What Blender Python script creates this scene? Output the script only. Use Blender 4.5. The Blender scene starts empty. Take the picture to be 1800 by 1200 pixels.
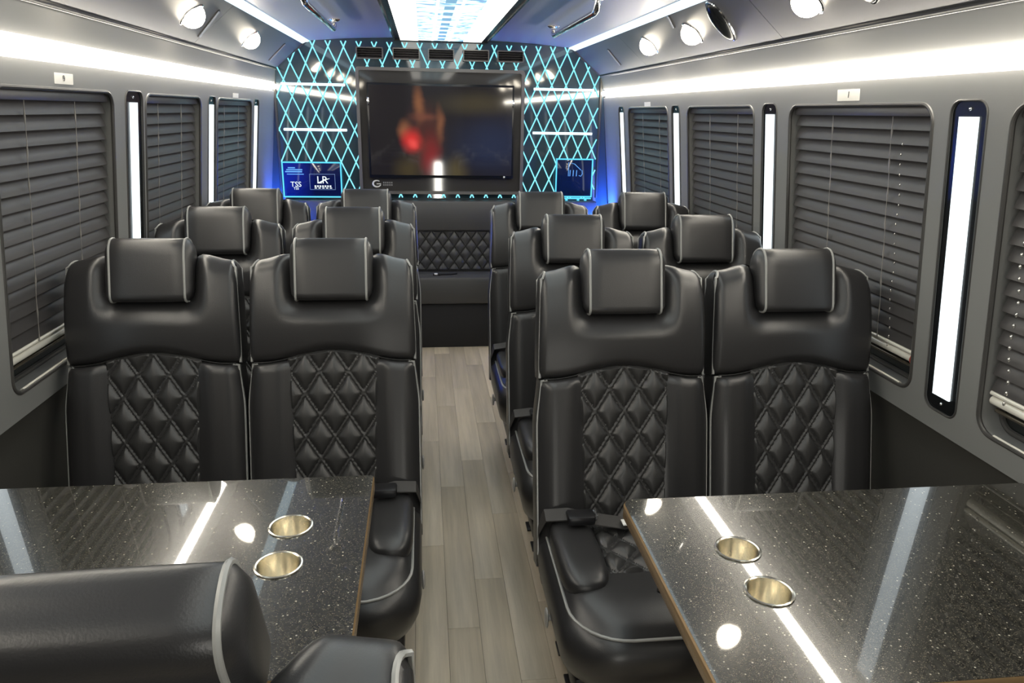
import bpy, bmesh, math, random
from mathutils import Vector, Matrix
from math import sin, cos, pi, radians, sqrt, hypot, atan2
random.seed(7)
S = bpy.context.scene
COL = S.collection

# ------------------------------------------------------------------ camera
cam = bpy.data.cameras.new('camera')
cam.sensor_width = 36.0
cam.lens = 26.18
cam.clip_start = 0.02
camo = bpy.data.objects.new('camera', cam)
COL.objects.link(camo)
Rt = Vector((0.9933042408, -0.1141981997, 0.0174773106))
Up = Vector((0.0170761982, 0.2947512105, 0.9554214397))
Fw = Vector((0.1142588669, 0.9487257217, -0.2947276985))
M = Matrix((Rt, Up, -Fw)).transposed().to_4x4()
M.translation = Vector((-0.1219, 0.0, 1.5423))
camo.matrix_world = M
S.camera = camo

# ------------------------------------------------------------------ world, exposure, light levels
W = bpy.data.worlds.new('world')
S.world = W
W.use_nodes = True
W.node_tree.nodes['Background'].inputs[0].default_value = (0.02, 0.022, 0.028, 1)
W.node_tree.nodes['Background'].inputs[1].default_value = 0.5
S.view_settings.view_transform = 'Standard'
S.view_settings.look = 'None'
S.view_settings.exposure = 0.32
S.view_settings.gamma = 1.0
S.view_settings.use_curve_mapping = False
E_COVE, E_DOWN, E_WALL, E_CEIL, E_SIDE = 27.0, 20.0, 1.7, 3.4, 1.6
E_LAT, E_BLUE, E_DOOR = 1.1, 560.0, 26.0

# ------------------------------------------------------------------ materials
def nodes_of(m):
    m.use_nodes = True
    return m.node_tree.nodes, m.node_tree.links

def mat(name, col, rough=0.5, metal=0.0, spec=0.5, coat=0.0, coat_rough=0.03, bump=0.0, bscale=300.0,
        var=0.0, vscale=20.0, emit=None, estr=0.0):
    m = bpy.data.materials.new(name)
    n, l = nodes_of(m)
    b = n['Principled BSDF']
    b.inputs['Base Color'].default_value = (*col, 1)
    b.inputs['Roughness'].default_value = rough
    b.inputs['Metallic'].default_value = metal
    b.inputs['Specular IOR Level'].default_value = spec
    b.inputs['Coat Weight'].default_value = coat
    b.inputs['Coat Roughness'].default_value = coat_rough
    if emit:
        b.inputs['Emission Color'].default_value = (*emit, 1)
        b.inputs['Emission Strength'].default_value = estr
    if bump or var:
        tc = n.new('ShaderNodeTexCoord')
    if bump:
        t = n.new('ShaderNodeTexNoise')
        t.inputs['Scale'].default_value = bscale
        t.inputs['Detail'].default_value = 3
        l.new(tc.outputs['Object'], t.inputs['Vector'])
        bp = n.new('ShaderNodeBump')
        bp.inputs['Strength'].default_value = bump
        bp.inputs['Distance'].default_value = 0.002
        l.new(t.outputs['Fac'], bp.inputs['Height'])
        l.new(bp.outputs['Normal'], b.inputs['Normal'])
    if var:
        t = n.new('ShaderNodeTexNoise')
        t.inputs['Scale'].default_value = vscale
        l.new(tc.outputs['Object'], t.inputs['Vector'])
        mx = n.new('ShaderNodeMixRGB')
        mx.inputs[1].default_value = (*[c * (1 - var) for c in col], 1)
        mx.inputs[2].default_value = (*[min(1, c * (1 + var)) for c in col], 1)
        l.new(t.outputs['Fac'], mx.inputs[0])
        l.new(mx.outputs[0], b.inputs['Base Color'])
    return m

def emat(name, col, strength):
    m = bpy.data.materials.new(name)
    n, l = nodes_of(m)
    n.remove(n['Principled BSDF'])
    e = n.new('ShaderNodeEmission')
    e.inputs[0].default_value = (*col, 1)
    e.inputs[1].default_value = strength
    l.new(e.outputs[0], n['Material Output'].inputs[0])
    return m

LEATHER = mat('black_leather', (0.021, 0.0205, 0.0215), 0.35, spec=0.6, bump=0.10, bscale=420)
LEATHERQ = mat('quilted_leather', (0.028, 0.0275, 0.0275), 0.38, spec=0.6, bump=0.15, bscale=380)
LEATHERD = mat('dark_leather', (0.022, 0.020, 0.020), 0.45, bump=0.25, bscale=400)
LEATHERB = mat('bench_leather', (0.055, 0.055, 0.056), 0.40, spec=0.5, bump=0.2, bscale=420)
PIPING = mat('piping_painted_sheen', (0.28, 0.28, 0.27), 0.32, spec=0.6)  # dark piping; the light it catches is put into the grey
BLACKMETAL = mat('black_metal', (0.015, 0.015, 0.017), 0.35, metal=0.3)
CHROME = mat('chrome', (0.75, 0.75, 0.76), 0.08, metal=1.0)
STEEL = mat('warm_steel', (0.80, 0.76, 0.66), 0.20, metal=1.0)
WALLM = mat('wall_vinyl', (0.225, 0.225, 0.22), 0.55, spec=0.35, bump=0.08, bscale=700)
WALLLOW = mat('lower_wall_vinyl', (0.055, 0.053, 0.048), 0.6, spec=0.3)
COVEM = mat('cove_panel_vinyl', (0.085, 0.085, 0.092), 0.42, spec=0.4)
CEILM = mat('ceiling_vinyl', (0.20, 0.215, 0.26), 0.42, spec=0.5)
RUBBER = mat('window_rubber', (0.06, 0.058, 0.056), 0.3, spec=0.5)
SLATM = mat('blind_slat', (0.066, 0.062, 0.062), 0.38, spec=0.5)
CORDM = mat('blind_cord', (0.30, 0.28, 0.26), 0.35)
BEADM = mat('clear_bead', (0.72, 0.70, 0.66), 0.08, metal=0.8)
SEAM = mat('seam_black', (0.008, 0.008, 0.008), 0.6)
PLATE = mat('gloss_black_plate', (0.008, 0.009, 0.010), 0.25, spec=0.3)
BACKM = mat('gloss_black_acrylic', (0.030, 0.052, 0.066), 0.045, spec=0.9)
SURR = mat('tv_surround_plastic', (0.045, 0.043, 0.042), 0.045, spec=0.6)
SURRTRIM = mat('tv_surround_trim', (0.11, 0.105, 0.10), 0.3)
VENTM = mat('vent_black', (0.014, 0.010, 0.011), 0.4)
WHITEPL = mat('white_plastic', (0.78, 0.76, 0.70), 0.5)
INK = mat('black_ink', (0.03, 0.03, 0.03), 0.6)
REDPL = mat('outdoor_red', (0.42, 0.05, 0.03), 0.3)
GOLDEDGE = mat('table_edge_band', (0.26, 0.17, 0.085), 0.25, spec=0.6, metal=0.4)
BANDM = mat('painted_bright_band', (0.90, 0.87, 0.78), 0.25, metal=0.15)  # cream stands for daylight bands and the sill highlight
RAILM2 = mat('dark_bronze_rail', (0.22, 0.19, 0.15), 0.2, metal=0.7)
BEIGETAG = mat('white_tag', (0.8, 0.8, 0.78), 0.5)
WEB = mat('belt_webbing', (0.035, 0.033, 0.032), 0.5, bump=0.3, bscale=900)
CARPET = mat('dark_carpet', (0.018, 0.018, 0.02), 0.9)

COVE = emat('warm_white_led', (1.0, 0.93, 0.80), E_COVE)
DOWN = emat('downlight_led', (1.0, 0.90, 0.72), E_DOWN)
WLED = emat('cool_white_led', (0.86, 0.96, 1.0), E_WALL)
CLED = emat('ceiling_led', (1.0, 0.97, 0.88), E_CEIL)
SLED = emat('side_led', (0.70, 0.90, 1.0), E_SIDE)
LAT = emat('cyan_acrylic_edge', (0.26, 0.84, 1.0), E_LAT)
LATW = emat('white_acrylic_bar', (0.75, 0.97, 1.0), 2.2)
BLUE = emat('added_blue_glow', (0.03, 0.13, 1.0), E_BLUE)
CYB = emat('cyan_frame_led', (0.12, 0.68, 1.0), 1.0)
TXT = emat('lit_white_lettering', (0.80, 0.92, 1.0), 1.0)
TXTB = emat('blue_lettering_and_reflection', (0.15, 0.42, 1.0), 0.9)
DOORL = emat('lit_door_glass', (1.0, 0.97, 0.88), E_DOOR)

def panel_blue():
    m = mat('blue_backlit_panel', (0.004, 0.006, 0.02), 0.06, spec=0.5)
    n, l = nodes_of(m)
    b = n['Principled BSDF']
    tc = n.new('ShaderNodeTexCoord')
    sp = n.new('ShaderNodeSeparateXYZ')
    l.new(tc.outputs['Generated'], sp.inputs[0])
    r = n.new('ShaderNodeValToRGB')
    r.color_ramp.elements[0].color = (0.001, 0.008, 0.20, 1)
    r.color_ramp.elements[1].color = (0.001, 0.003, 0.035, 1)
    r.color_ramp.elements[0].position = 0.15
    r.color_ramp.elements[1].position = 0.55
    l.new(sp.outputs[0], r.inputs[0])
    l.new(r.outputs[0], b.inputs['Emission Color'])
    b.inputs['Emission Strength'].default_value = 1.0
    return m
PBLUE = panel_blue()
PBLUE2 = mat('dark_blue_panel', (0.003, 0.005, 0.015), 0.06, emit=(0.0015, 0.006, 0.030), estr=1.0)

def granite():
    m = mat('black_galaxy_granite', (0.02, 0.019, 0.017), 0.22, spec=0.5, coat=1.0, coat_rough=0.03)
    n, l = nodes_of(m)
    b = n['Principled BSDF']
    tc = n.new('ShaderNodeTexCoord')
    def specks(scale, lo, hi):
        v = n.new('ShaderNodeTexVoronoi'); v.inputs['Scale'].default_value = scale
        l.new(tc.outputs['Object'], v.inputs['Vector'])
        r = n.new('ShaderNodeValToRGB')
        r.color_ramp.elements[0].position = lo; r.color_ramp.elements[0].color = (1, 1, 1, 1)
        r.color_ramp.elements[1].position = hi; r.color_ramp.elements[1].color = (0, 0, 0, 1)
        l.new(v.outputs['Distance'], r.inputs[0])
        # keep only some cells
        g = n.new('ShaderNodeSeparateColor'); l.new(v.outputs['Color'], g.inputs[0])
        t = n.new('ShaderNodeMath'); t.operation = 'GREATER_THAN'
        l.new(g.outputs[0], t.inputs[0])
        k = n.new('ShaderNodeMath'); k.operation = 'MULTIPLY'
        l.new(r.outputs[0], k.inputs[0]); l.new(t.outputs[0], k.inputs[1])
        return k, t, g
    k1, t1, g1 = specks(150, 0.10, 0.28); t1.inputs[1].default_value = 0.86
    k2, t2, g2 = specks(420, 0.20, 0.45); t2.inputs[1].default_value = 0.62
    no = n.new('ShaderNodeTexNoise'); no.inputs['Scale'].default_value = 260; no.inputs['Detail'].default_value = 4
    l.new(tc.outputs['Object'], no.inputs['Vector'])
    base = n.new('ShaderNodeValToRGB')
    base.color_ramp.elements[0].position = 0.42; base.color_ramp.elements[0].color = (0.010, 0.010, 0.009, 1)
    base.color_ramp.elements[1].position = 0.72; base.color_ramp.elements[1].color = (0.062, 0.058, 0.046, 1)
    l.new(no.outputs['Fac'], base.inputs[0])
    m1 = n.new('ShaderNodeMixRGB'); m1.inputs[2].default_value = (0.12, 0.108, 0.080, 1)
    l.new(k2.outputs[0], m1.inputs[0]); l.new(base.outputs[0], m1.inputs[1])
    m2 = n.new('ShaderNodeMixRGB'); m2.inputs[2].default_value = (0.40, 0.38, 0.31, 1)
    l.new(k1.outputs[0], m2.inputs[0]); l.new(m1.outputs[0], m2.inputs[1])
    l.new(m2.outputs[0], b.inputs['Base Color'])
    return m
GRANITE = granite()

def plank_mat():
    m = mat('greige_wood_plank', (0.4, 0.36, 0.30), 0.42, spec=0.4)
    n, l = nodes_of(m)
    b = n['Principled BSDF']
    oi = n.new('ShaderNodeObjectInfo')
    tc = n.new('ShaderNodeTexCoord')
    mp = n.new('ShaderNodeMapping'); mp.inputs['Scale'].default_value = (38, 2.0, 1)
    l.new(tc.outputs['Object'], mp.inputs['Vector'])
    ad = n.new('ShaderNodeVectorMath'); ad.operation = 'ADD'
    mul = n.new('ShaderNodeMath'); mul.operation = 'MULTIPLY'; mul.inputs[1].default_value = 77
    l.new(oi.outputs['Random'], mul.inputs[0])
    l.new(mp.outputs[0], ad.inputs[0]); l.new(mul.outputs[0], ad.inputs[1])
    no = n.new('ShaderNodeTexNoise'); no.inputs['Scale'].default_value = 1.0
    no.inputs['Detail'].default_value = 5; no.inputs['Roughness'].default_value = 0.6
    l.new(ad.outputs[0], no.inputs['Vector'])
    r = n.new('ShaderNodeValToRGB')
    r.color_ramp.elements[0].position = 0.25; r.color_ramp.elements[0].color = (0.44, 0.375, 0.285, 1)
    r.color_ramp.elements[1].position = 0.75; r.color_ramp.elements[1].color = (0.66, 0.565, 0.43, 1)
    l.new(no.outputs['Fac'], r.inputs[0])
    hs = n.new('ShaderNodeHueSaturation')
    mr = n.new('ShaderNodeMapRange'); mr.inputs['To Min'].default_value = 0.80; mr.inputs['To Max'].default_value = 1.12
    l.new(oi.outputs['Random'], mr.inputs['Value'])
    l.new(mr.outputs[0], hs.inputs['Value']); l.new(r.outputs[0], hs.inputs['Color'])
    l.new(hs.outputs[0], b.inputs['Base Color'])
    return m
PLANK = plank_mat()

def sky_panel():
    m = bpy.data.materials.new('lit_ceiling_acrylic')
    n, l = nodes_of(m)
    b = n['Principled BSDF']
    b.inputs['Base Color'].default_value = (0.25, 0.3, 0.34, 1)
    b.inputs['Roughness'].default_value = 0.1
    tc = n.new('ShaderNodeTexCoord')
    mp = n.new('ShaderNodeMapping'); mp.inputs['Scale'].default_value = (6, 9, 1)
    l.new(tc.outputs['Object'], mp.inputs['Vector'])
    no = n.new('ShaderNodeTexNoise'); no.inputs['Scale'].default_value = 1.6; no.inputs['Detail'].default_value = 2
    no.inputs['Distortion'].default_value = 1.2
    l.new(mp.outputs[0], no.inputs['Vector'])
    r = n.new('ShaderNodeValToRGB')
    e = r.color_ramp.elements
    e[0].position = 0.36; e[0].color = (0.16, 0.32, 0.52, 1)
    e[1].position = 0.52; e[1].color = (0.9, 1.0, 1.0, 1)
    x = r.color_ramp.elements.new(0.44); x.color = (0.42, 0.82, 0.95, 1)
    l.new(no.outputs['Fac'], r.inputs[0])
    l.new(r.outputs[0], b.inputs['Emission Color'])
    b.inputs['Emission Strength'].default_value = 1.15
    return m
SKYP = sky_panel()

def screen_mat():  # dim reflection painted as emission blobs on the screen
    m = bpy.data.materials.new('painted_screen_reflection')
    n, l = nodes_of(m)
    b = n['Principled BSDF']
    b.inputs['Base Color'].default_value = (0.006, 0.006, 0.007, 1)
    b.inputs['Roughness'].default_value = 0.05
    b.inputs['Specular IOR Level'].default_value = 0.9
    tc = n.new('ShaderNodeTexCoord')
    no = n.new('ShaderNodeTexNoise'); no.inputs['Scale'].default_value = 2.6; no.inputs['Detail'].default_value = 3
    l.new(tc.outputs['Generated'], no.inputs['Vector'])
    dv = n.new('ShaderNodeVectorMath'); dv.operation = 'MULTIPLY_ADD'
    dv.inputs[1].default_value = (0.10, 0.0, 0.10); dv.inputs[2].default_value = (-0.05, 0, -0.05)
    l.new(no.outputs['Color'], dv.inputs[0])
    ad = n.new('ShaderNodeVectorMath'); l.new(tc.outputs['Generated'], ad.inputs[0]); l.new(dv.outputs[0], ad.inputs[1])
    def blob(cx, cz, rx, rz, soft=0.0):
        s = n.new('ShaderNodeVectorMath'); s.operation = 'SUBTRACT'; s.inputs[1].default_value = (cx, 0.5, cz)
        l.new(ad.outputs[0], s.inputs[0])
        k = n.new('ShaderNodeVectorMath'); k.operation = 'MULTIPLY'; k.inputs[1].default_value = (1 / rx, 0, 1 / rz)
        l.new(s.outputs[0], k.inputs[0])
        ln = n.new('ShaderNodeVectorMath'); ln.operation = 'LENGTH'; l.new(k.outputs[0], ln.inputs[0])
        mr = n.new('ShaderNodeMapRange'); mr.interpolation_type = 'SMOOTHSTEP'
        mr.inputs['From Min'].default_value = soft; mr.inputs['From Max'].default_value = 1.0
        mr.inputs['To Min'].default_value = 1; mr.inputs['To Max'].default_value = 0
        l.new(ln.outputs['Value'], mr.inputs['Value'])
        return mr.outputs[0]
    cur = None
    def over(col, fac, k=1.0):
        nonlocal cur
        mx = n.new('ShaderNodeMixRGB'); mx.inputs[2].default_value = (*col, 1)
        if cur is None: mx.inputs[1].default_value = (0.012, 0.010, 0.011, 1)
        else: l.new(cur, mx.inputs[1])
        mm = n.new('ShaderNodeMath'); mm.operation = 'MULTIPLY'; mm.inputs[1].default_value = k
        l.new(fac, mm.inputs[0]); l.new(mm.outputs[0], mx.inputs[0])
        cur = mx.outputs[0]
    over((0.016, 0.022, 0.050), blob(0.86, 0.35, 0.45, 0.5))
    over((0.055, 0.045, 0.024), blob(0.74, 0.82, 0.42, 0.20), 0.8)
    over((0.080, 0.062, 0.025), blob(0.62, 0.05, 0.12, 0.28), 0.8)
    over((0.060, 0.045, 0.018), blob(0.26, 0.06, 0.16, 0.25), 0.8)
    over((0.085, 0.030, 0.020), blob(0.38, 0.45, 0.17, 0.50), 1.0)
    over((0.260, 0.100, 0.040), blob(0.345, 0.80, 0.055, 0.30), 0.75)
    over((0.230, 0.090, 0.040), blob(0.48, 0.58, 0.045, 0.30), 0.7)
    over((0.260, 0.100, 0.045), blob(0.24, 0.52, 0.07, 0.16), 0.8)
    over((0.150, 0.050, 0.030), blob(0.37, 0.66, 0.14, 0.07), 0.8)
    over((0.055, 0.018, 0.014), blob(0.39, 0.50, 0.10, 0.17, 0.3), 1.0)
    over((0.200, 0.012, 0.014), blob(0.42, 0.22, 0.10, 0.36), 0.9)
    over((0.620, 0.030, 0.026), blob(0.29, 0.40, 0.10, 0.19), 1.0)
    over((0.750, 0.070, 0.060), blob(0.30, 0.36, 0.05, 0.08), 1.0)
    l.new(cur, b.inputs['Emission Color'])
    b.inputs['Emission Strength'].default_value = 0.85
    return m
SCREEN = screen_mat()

GLASS = mat('tinted_glass', (0.02, 0.024, 0.024), 0.02, spec=0.6)
GLASS.node_tree.nodes['Principled BSDF'].inputs['Transmission Weight'].default_value = 0.35

# ------------------------------------------------------------------ helpers
class MB:
    def __init__(s): s.v = []; s.f = []
    def add(s, vs, fs):
        o = len(s.v); s.v += [tuple(p) for p in vs]; s.f += [tuple(i + o for i in f) for f in fs]
    def box(s, lo, hi, bev=0.0):
        x0, y0, z0 = lo; x1, y1, z1 = hi
        if not bev:
            s.add([(x0,y0,z0),(x1,y0,z0),(x1,y1,z0),(x0,y1,z0),(x0,y0,z1),(x1,y0,z1),(x1,y1,z1),(x0,y1,z1)],
                  [(0,3,2,1),(4,5,6,7),(0,1,5,4),(1,2,6,5),(2,3,7,6),(3,0,4,7)])
        else:
            bm = bmesh.new(); bmesh.ops.create_cube(bm, size=1)
            for v in bm.verts:
                v.co = Vector(((x0+x1)/2 + v.co.x*(x1-x0), (y0+y1)/2 + v.co.y*(y1-y0), (z0+z1)/2 + v.co.z*(z1-z0)))
            bmesh.ops.bevel(bm, geom=bm.edges[:] + bm.verts[:], offset=bev, segments=2, profile=0.5, affect='EDGES')
            s.bm(bm)
    def bm(s, bm):
        bm.verts.index_update()
        s.add([v.co[:] for v in bm.verts], [[v.index for v in f.verts] for f in bm.faces]); bm.free()
    def tube(s, pts, r, n=8, closed=False, caps=True):
        pts = [Vector(p) for p in pts]
        N = len(pts); rings = []
        prev = None
        for i, p in enumerate(pts):
            if closed: t = pts[(i+1) % N] - pts[i-1]
            else: t = pts[min(i+1, N-1)] - pts[max(i-1, 0)]
            t.normalize()
            if prev is None:
                a = Vector((0,0,1)) if abs(t.z) < 0.9 else Vector((1,0,0))
                u = (a - t * a.dot(t)).normalized()
            else:
                u = (prev - t * prev.dot(t)).normalized()
            prev = u; w = t.cross(u)
            rr = r[i] if isinstance(r, (list, tuple)) else r
            rings.append([p + (u*cos(2*pi*k/n) + w*sin(2*pi*k/n))*rr for k in range(n)])
        vs = [q for R in rings for q in R]; fs = []
        m = N if closed else N-1
        for i in range(m):
            j = (i+1) % N
            for k in range(n):
                k2 = (k+1) % n
                fs.append((i*n+k, i*n+k2, j*n+k2, j*n+k))
        if not closed and caps:
            fs.append(tuple(range(n))[::-1]); fs.append(tuple((N-1)*n+k for k in range(n)))
        s.add(vs, fs)
    def lathe(s, prof, n=32, c=(0,0,0)):
        vs = []; fs = []
        for (r, z) in prof:
            for k in range(n):
                a = 2*pi*k/n; vs.append((c[0]+r*cos(a), c[1]+r*sin(a), c[2]+z))
        for i in range(len(prof)-1):
            for k in range(n):
                k2 = (k+1) % n
                fs.append((i*n+k, i*n+k2, (i+1)*n+k2, (i+1)*n+k))
        s.add(vs, fs)
    def disc(s, c, u, w, r, n=24):
        c, u, w = Vector(c), Vector(u), Vector(w)
        s.add([c + u*r*cos(2*pi*k/n) + w*r*sin(2*pi*k/n) for k in range(n)], [tuple(range(n))])
    def prism(s, poly, fn, d0, d1):
        # poly: 2D loop, fn(a,b,d) -> 3D
        n = len(poly)
        s.add([fn(a, b, d0) for a, b in poly] + [fn(a, b, d1) for a, b in poly],
              [tuple(range(n)), tuple(range(n, 2*n))[::-1]] + [(i, i+n, (i+1) % n + n, (i+1) % n) for i in range(n)])
    def sellip(s, c, r, e1=0.5, e2=0.5, nu=16, nv=28):
        def sp(a, e): return math.copysign(abs(a)**e, a)
        vs = []; fs = []
        for i in range(nu+1):
            ph = -pi/2 + pi*i/nu
            for k in range(nv):
                th = 2*pi*k/nv
                vs.append((c[0] + r[0]*sp(cos(ph), e1)*sp(cos(th), e2), c[1] + r[1]*sp(cos(ph), e1)*sp(sin(th), e2), c[2] + r[2]*sp(sin(ph), e1)))
        for i in range(nu):
            for k in range(nv):
                k2 = (k+1) % nv
                fs.append((i*nv+k, i*nv+k2, (i+1)*nv+k2, (i+1)*nv+k))
        s.add(vs, fs)
    def build(s, name, m, parent=None, smooth=True, angle=40):
        me = bpy.data.meshes.new(name)
        me.from_pydata(s.v, [], s.f); me.validate()
        bm = bmesh.new(); bm.from_mesh(me)
        bmesh.ops.remove_doubles(bm, verts=bm.verts, dist=1e-6)
        bmesh.ops.recalc_face_normals(bm, faces=bm.faces)
        bm.to_mesh(me); bm.free()
        if smooth:
            me.polygons.foreach_set('use_smooth', [True]*len(me.polygons))
            me.set_sharp_from_angle(angle=radians(angle))
        me.materials.append(m)
        o = bpy.data.objects.new(name, me); COL.objects.link(o)
        if parent: o.parent = parent
        return o

def tag(o, label, cat, group=None):
    o['label'] = label; o['category'] = cat
    if group: o['group'] = group
    return o
def empty(name, loc=(0,0,0)):
    o = bpy.data.objects.new(name, None); o.empty_display_size = 0.1
    o.location = loc; COL.objects.link(o); return o
def struct(o):
    o['kind'] = 'structure'; return o
def copy_tree(o, parent=None):
    c = o.copy(); COL.objects.link(c)
    if parent: c.parent = parent
    for ch in o.children: copy_tree(ch, c)
    return c
def rrect(x0, x1, z0, z1, r, n=6):
    out = []
    for cx, cz, a0 in ((x1-r, z1-r, 0), (x0+r, z1-r, pi/2), (x0+r, z0+r, pi), (x1-r, z0+r, 3*pi/2)):
        for i in range(n+1):
            a = a0 + pi/2*i/n; out.append((cx + r*cos(a), cz + r*sin(a)))
    return out
def rpoly(pts, rad, n=5):
    out = []; N = len(pts)
    for i in range(N):
        p = Vector(pts[i]); a = Vector(pts[i-1]); b = Vector(pts[(i+1) % N])
        r = rad[i] if isinstance(rad, (list, tuple)) else rad
        da = (a-p); db = (b-p)
        ra = min(r, da.length*0.49); rb = min(r, db.length*0.49)
        p0 = p + da.normalized()*ra; p1 = p + db.normalized()*rb
        for k in range(n+1):
            t = k/n
            q = p0*(1-t)**2 + p*2*t*(1-t) + p1*t*t
            out.append((q.x, q.y))
    return out
def plate_holes(outer, holes):
    """triangulated flat plate with holes; returns verts2d, faces"""
    bm = bmesh.new(); ed = []
    for lp in [outer] + holes:
        vs = [bm.verts.new((a, b, 0)) for a, b in lp]
        for i in range(len(vs)): ed.append(bm.edges.new((vs[i], vs[(i+1) % len(vs)])))
    bmesh.ops.triangle_fill(bm, use_beauty=True, use_dissolve=False, edges=ed)
    bm.verts.index_update()
    V = [(v.co.x, v.co.y) for v in bm.verts]; F = [[v.index for v in f.verts] for f in bm.faces]
    bm.free(); return V, F
def text(name, body, m, parent, loc, rot, size, depth=0.0006, align='CENTER'):
    c = bpy.data.curves.new(name, 'FONT'); c.body = body; c.size = size; c.extrude = depth
    c.align_x = align; c.align_y = 'CENTER'; c.resolution_u = 3
    c.materials.append(m)
    t = bpy.data.objects.new('lettering_source', c); COL.objects.link(t)
    bpy.context.view_layer.update()
    me = bpy.data.meshes.new_from_object(t.evaluated_get(bpy.context.evaluated_depsgraph_get()))
    bpy.data.objects.remove(t)
    me.name = name
    if not me.materials: me.materials.append(m)
    o = bpy.data.objects.new(name, me); COL.objects.link(o)
    o.location = loc; o.rotation_euler = rot
    if parent: o.parent = parent
    return o

# ------------------------------------------------------------------ shell dimensions
YB, YR = 5.07, -1.25           # far wall, wall behind the camera
TILT = 0.1011
ZE = 1.777                     # top edge of the side walls
def wx(side, z):
    return (-1.2071 + TILT*z) if side < 0 else (1.2337 - TILT*z)
def wp(side, y, z, dep=0.0):   # dep > 0 goes outwards
    return (wx(side, z) + side*dep, y, z)
WZ0, WZ1 = 0.855, 1.577
WINS = {-1: [(1.815, 2.485), (2.762, 3.425), (3.692, 4.410)],
        1: [(0.62, 1.462), (1.712, 2.436), (2.712, 3.432), (3.715, 4.455)]}
STRIPS = {-1: [(1.600, 1.745), (2.585, 2.735), (3.540, 3.665), (4.470, 4.600)],
          1: [(1.535, 1.650), (2.530, 2.642), (3.540, 3.658), (4.560, 4.680)]}

# floor
fl = MB(); fl.box((-1.25, YR-.05, -0.05), (1.28, YB+.05, -0.004))
floor = struct(fl.build('floor', CARPET, smooth=False))
PW, PL = 0.100, 0.92
pk = MB(); pk.box((0.0004, 0.0004, -0.006), (PW-0.0004, PL-0.0004, 0.0), 0.0004)
plank0 = pk.build('plank', PLANK, floor)
me_full = plank0.data
first = True
col = 0
x = -1.17 + 0.0
xs = []
xx = 0.1298 - 13*PW
while xx < 1.15:
    if xx > -1.19: xs.append(xx)
    xx += PW
for ci, x in enumerate(xs):
    off = [0.0, 0.47, 0.22, 0.71, 0.36][ci % 5]
    y = YR - off
    while y < YB:
        y0, y1 = max(y, YR), min(y+PL, YB)
        if y1 - y0 > 0.05 and y1 > 0.4:
            if y1-y0 > PL-0.001:
                if first: o = plank0; first = False
                else: o = plank0.copy(); COL.objects.link(o)
                o.location = (x, y0, 0)
            else:
                q = MB(); q.box((0.0004, 0.0004, -0.006), (PW-0.0004, y1-y0-0.0004, 0.0), 0.0004)
                o = q.build('plank', PLANK, floor); o.location = (x, y0, 0)
        y += PL

# side walls with holes
def build_wall(side, name):
    outer = [(YR, 0.79), (YB, 0.79), (YB, 1.640), (YR, 1.640)]
    holes = [rrect(a, b, WZ0, WZ1, 0.045) for a, b in WINS[side]]
    sh = [rrect(a, b, 0.845, 1.583, 0.028) for a, b in STRIPS[side]]
    V, F = plate_holes(outer, holes + sh)
    w = MB(); w.add([wp(side, y, z) for y, z in V], F)
    for lp in holes: 
        n = len(lp)
        w.add([wp(side, y, z) for y, z in lp] + [wp(side, y, z, 0.055) for y, z in lp], [(i, (i+1) % n, n+(i+1) % n, n+i) for i in range(n)])
    for lp in sh:
        n = len(lp)
        w.add([wp(side, y, z) for y, z in lp] + [wp(side, y, z, 0.012) for y, z in lp], [(i, (i+1) % n, n+(i+1) % n, n+i) for i in range(n)] + [tuple(range(n, 2*n))])
    # recessed light channel and inclined upper panel
    prof = [(wx(side, 1.640), 1.640), (wx(side, 1.644)+side*0.014, 1.644), (wx(side, 1.688)+side*0.014, 1.688), (wx(side, 1.692)-side*0.002, 1.692),
            (side*1.029 + (0.0 if side < 0 else 0.013), ZE-0.008), (side*1.022 + (0.0 if side < 0 else 0.013), ZE), (side*1.10, ZE+0.002)]
    w.add([(px, YR, pz) for px, pz in prof] + [(px, YB, pz) for px, pz in prof],
          [(i, i+1, len(prof)+i+1, len(prof)+i) for i in range(len(prof)-1)])
    o = struct(w.build(name, WALLM, angle=25))
    lw = MB()
    p2 = [(wx(side, 0.79), 0.79), (wx(side, 0.785)+side*0.006, 0.783), (wx(side, 0.7)+side*0.012, 0.7), (wx(side, 0.0), 0.0)]
    lw.add([(px, YR, pz) for px, pz in p2] + [(px, YB, pz) for px, pz in p2], [(i, i+1, 4+i+1, 4+i) for i in range(3)])
    lw.build('lower_panel', WALLLOW, o)
    return o
wallL = build_wall(-1, 'wall_left')
wallR = build_wall(1, 'wall_right')

for side in (-1, 1):
    t = MB(); xe = side*(1.023 if side < 0 else 1.036)
    t.tube([(xe, YR, ZE-0.002), (xe, YB, ZE-0.002)], 0.0055, 8); struct(t.build('trim_1' if side < 0 else 'trim_2', SEAM))
    t = MB(); t.tube([(xe+side*0.002, YR, ZE-0.010), (xe+side*0.002, YB, ZE-0.010)], 0.002, 6); t.build('trim_highlight', SURRTRIM, bpy.data.objects['trim_1' if side < 0 else 'trim_2'])  # thin grey tube put in for the highlight on the trim

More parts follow.
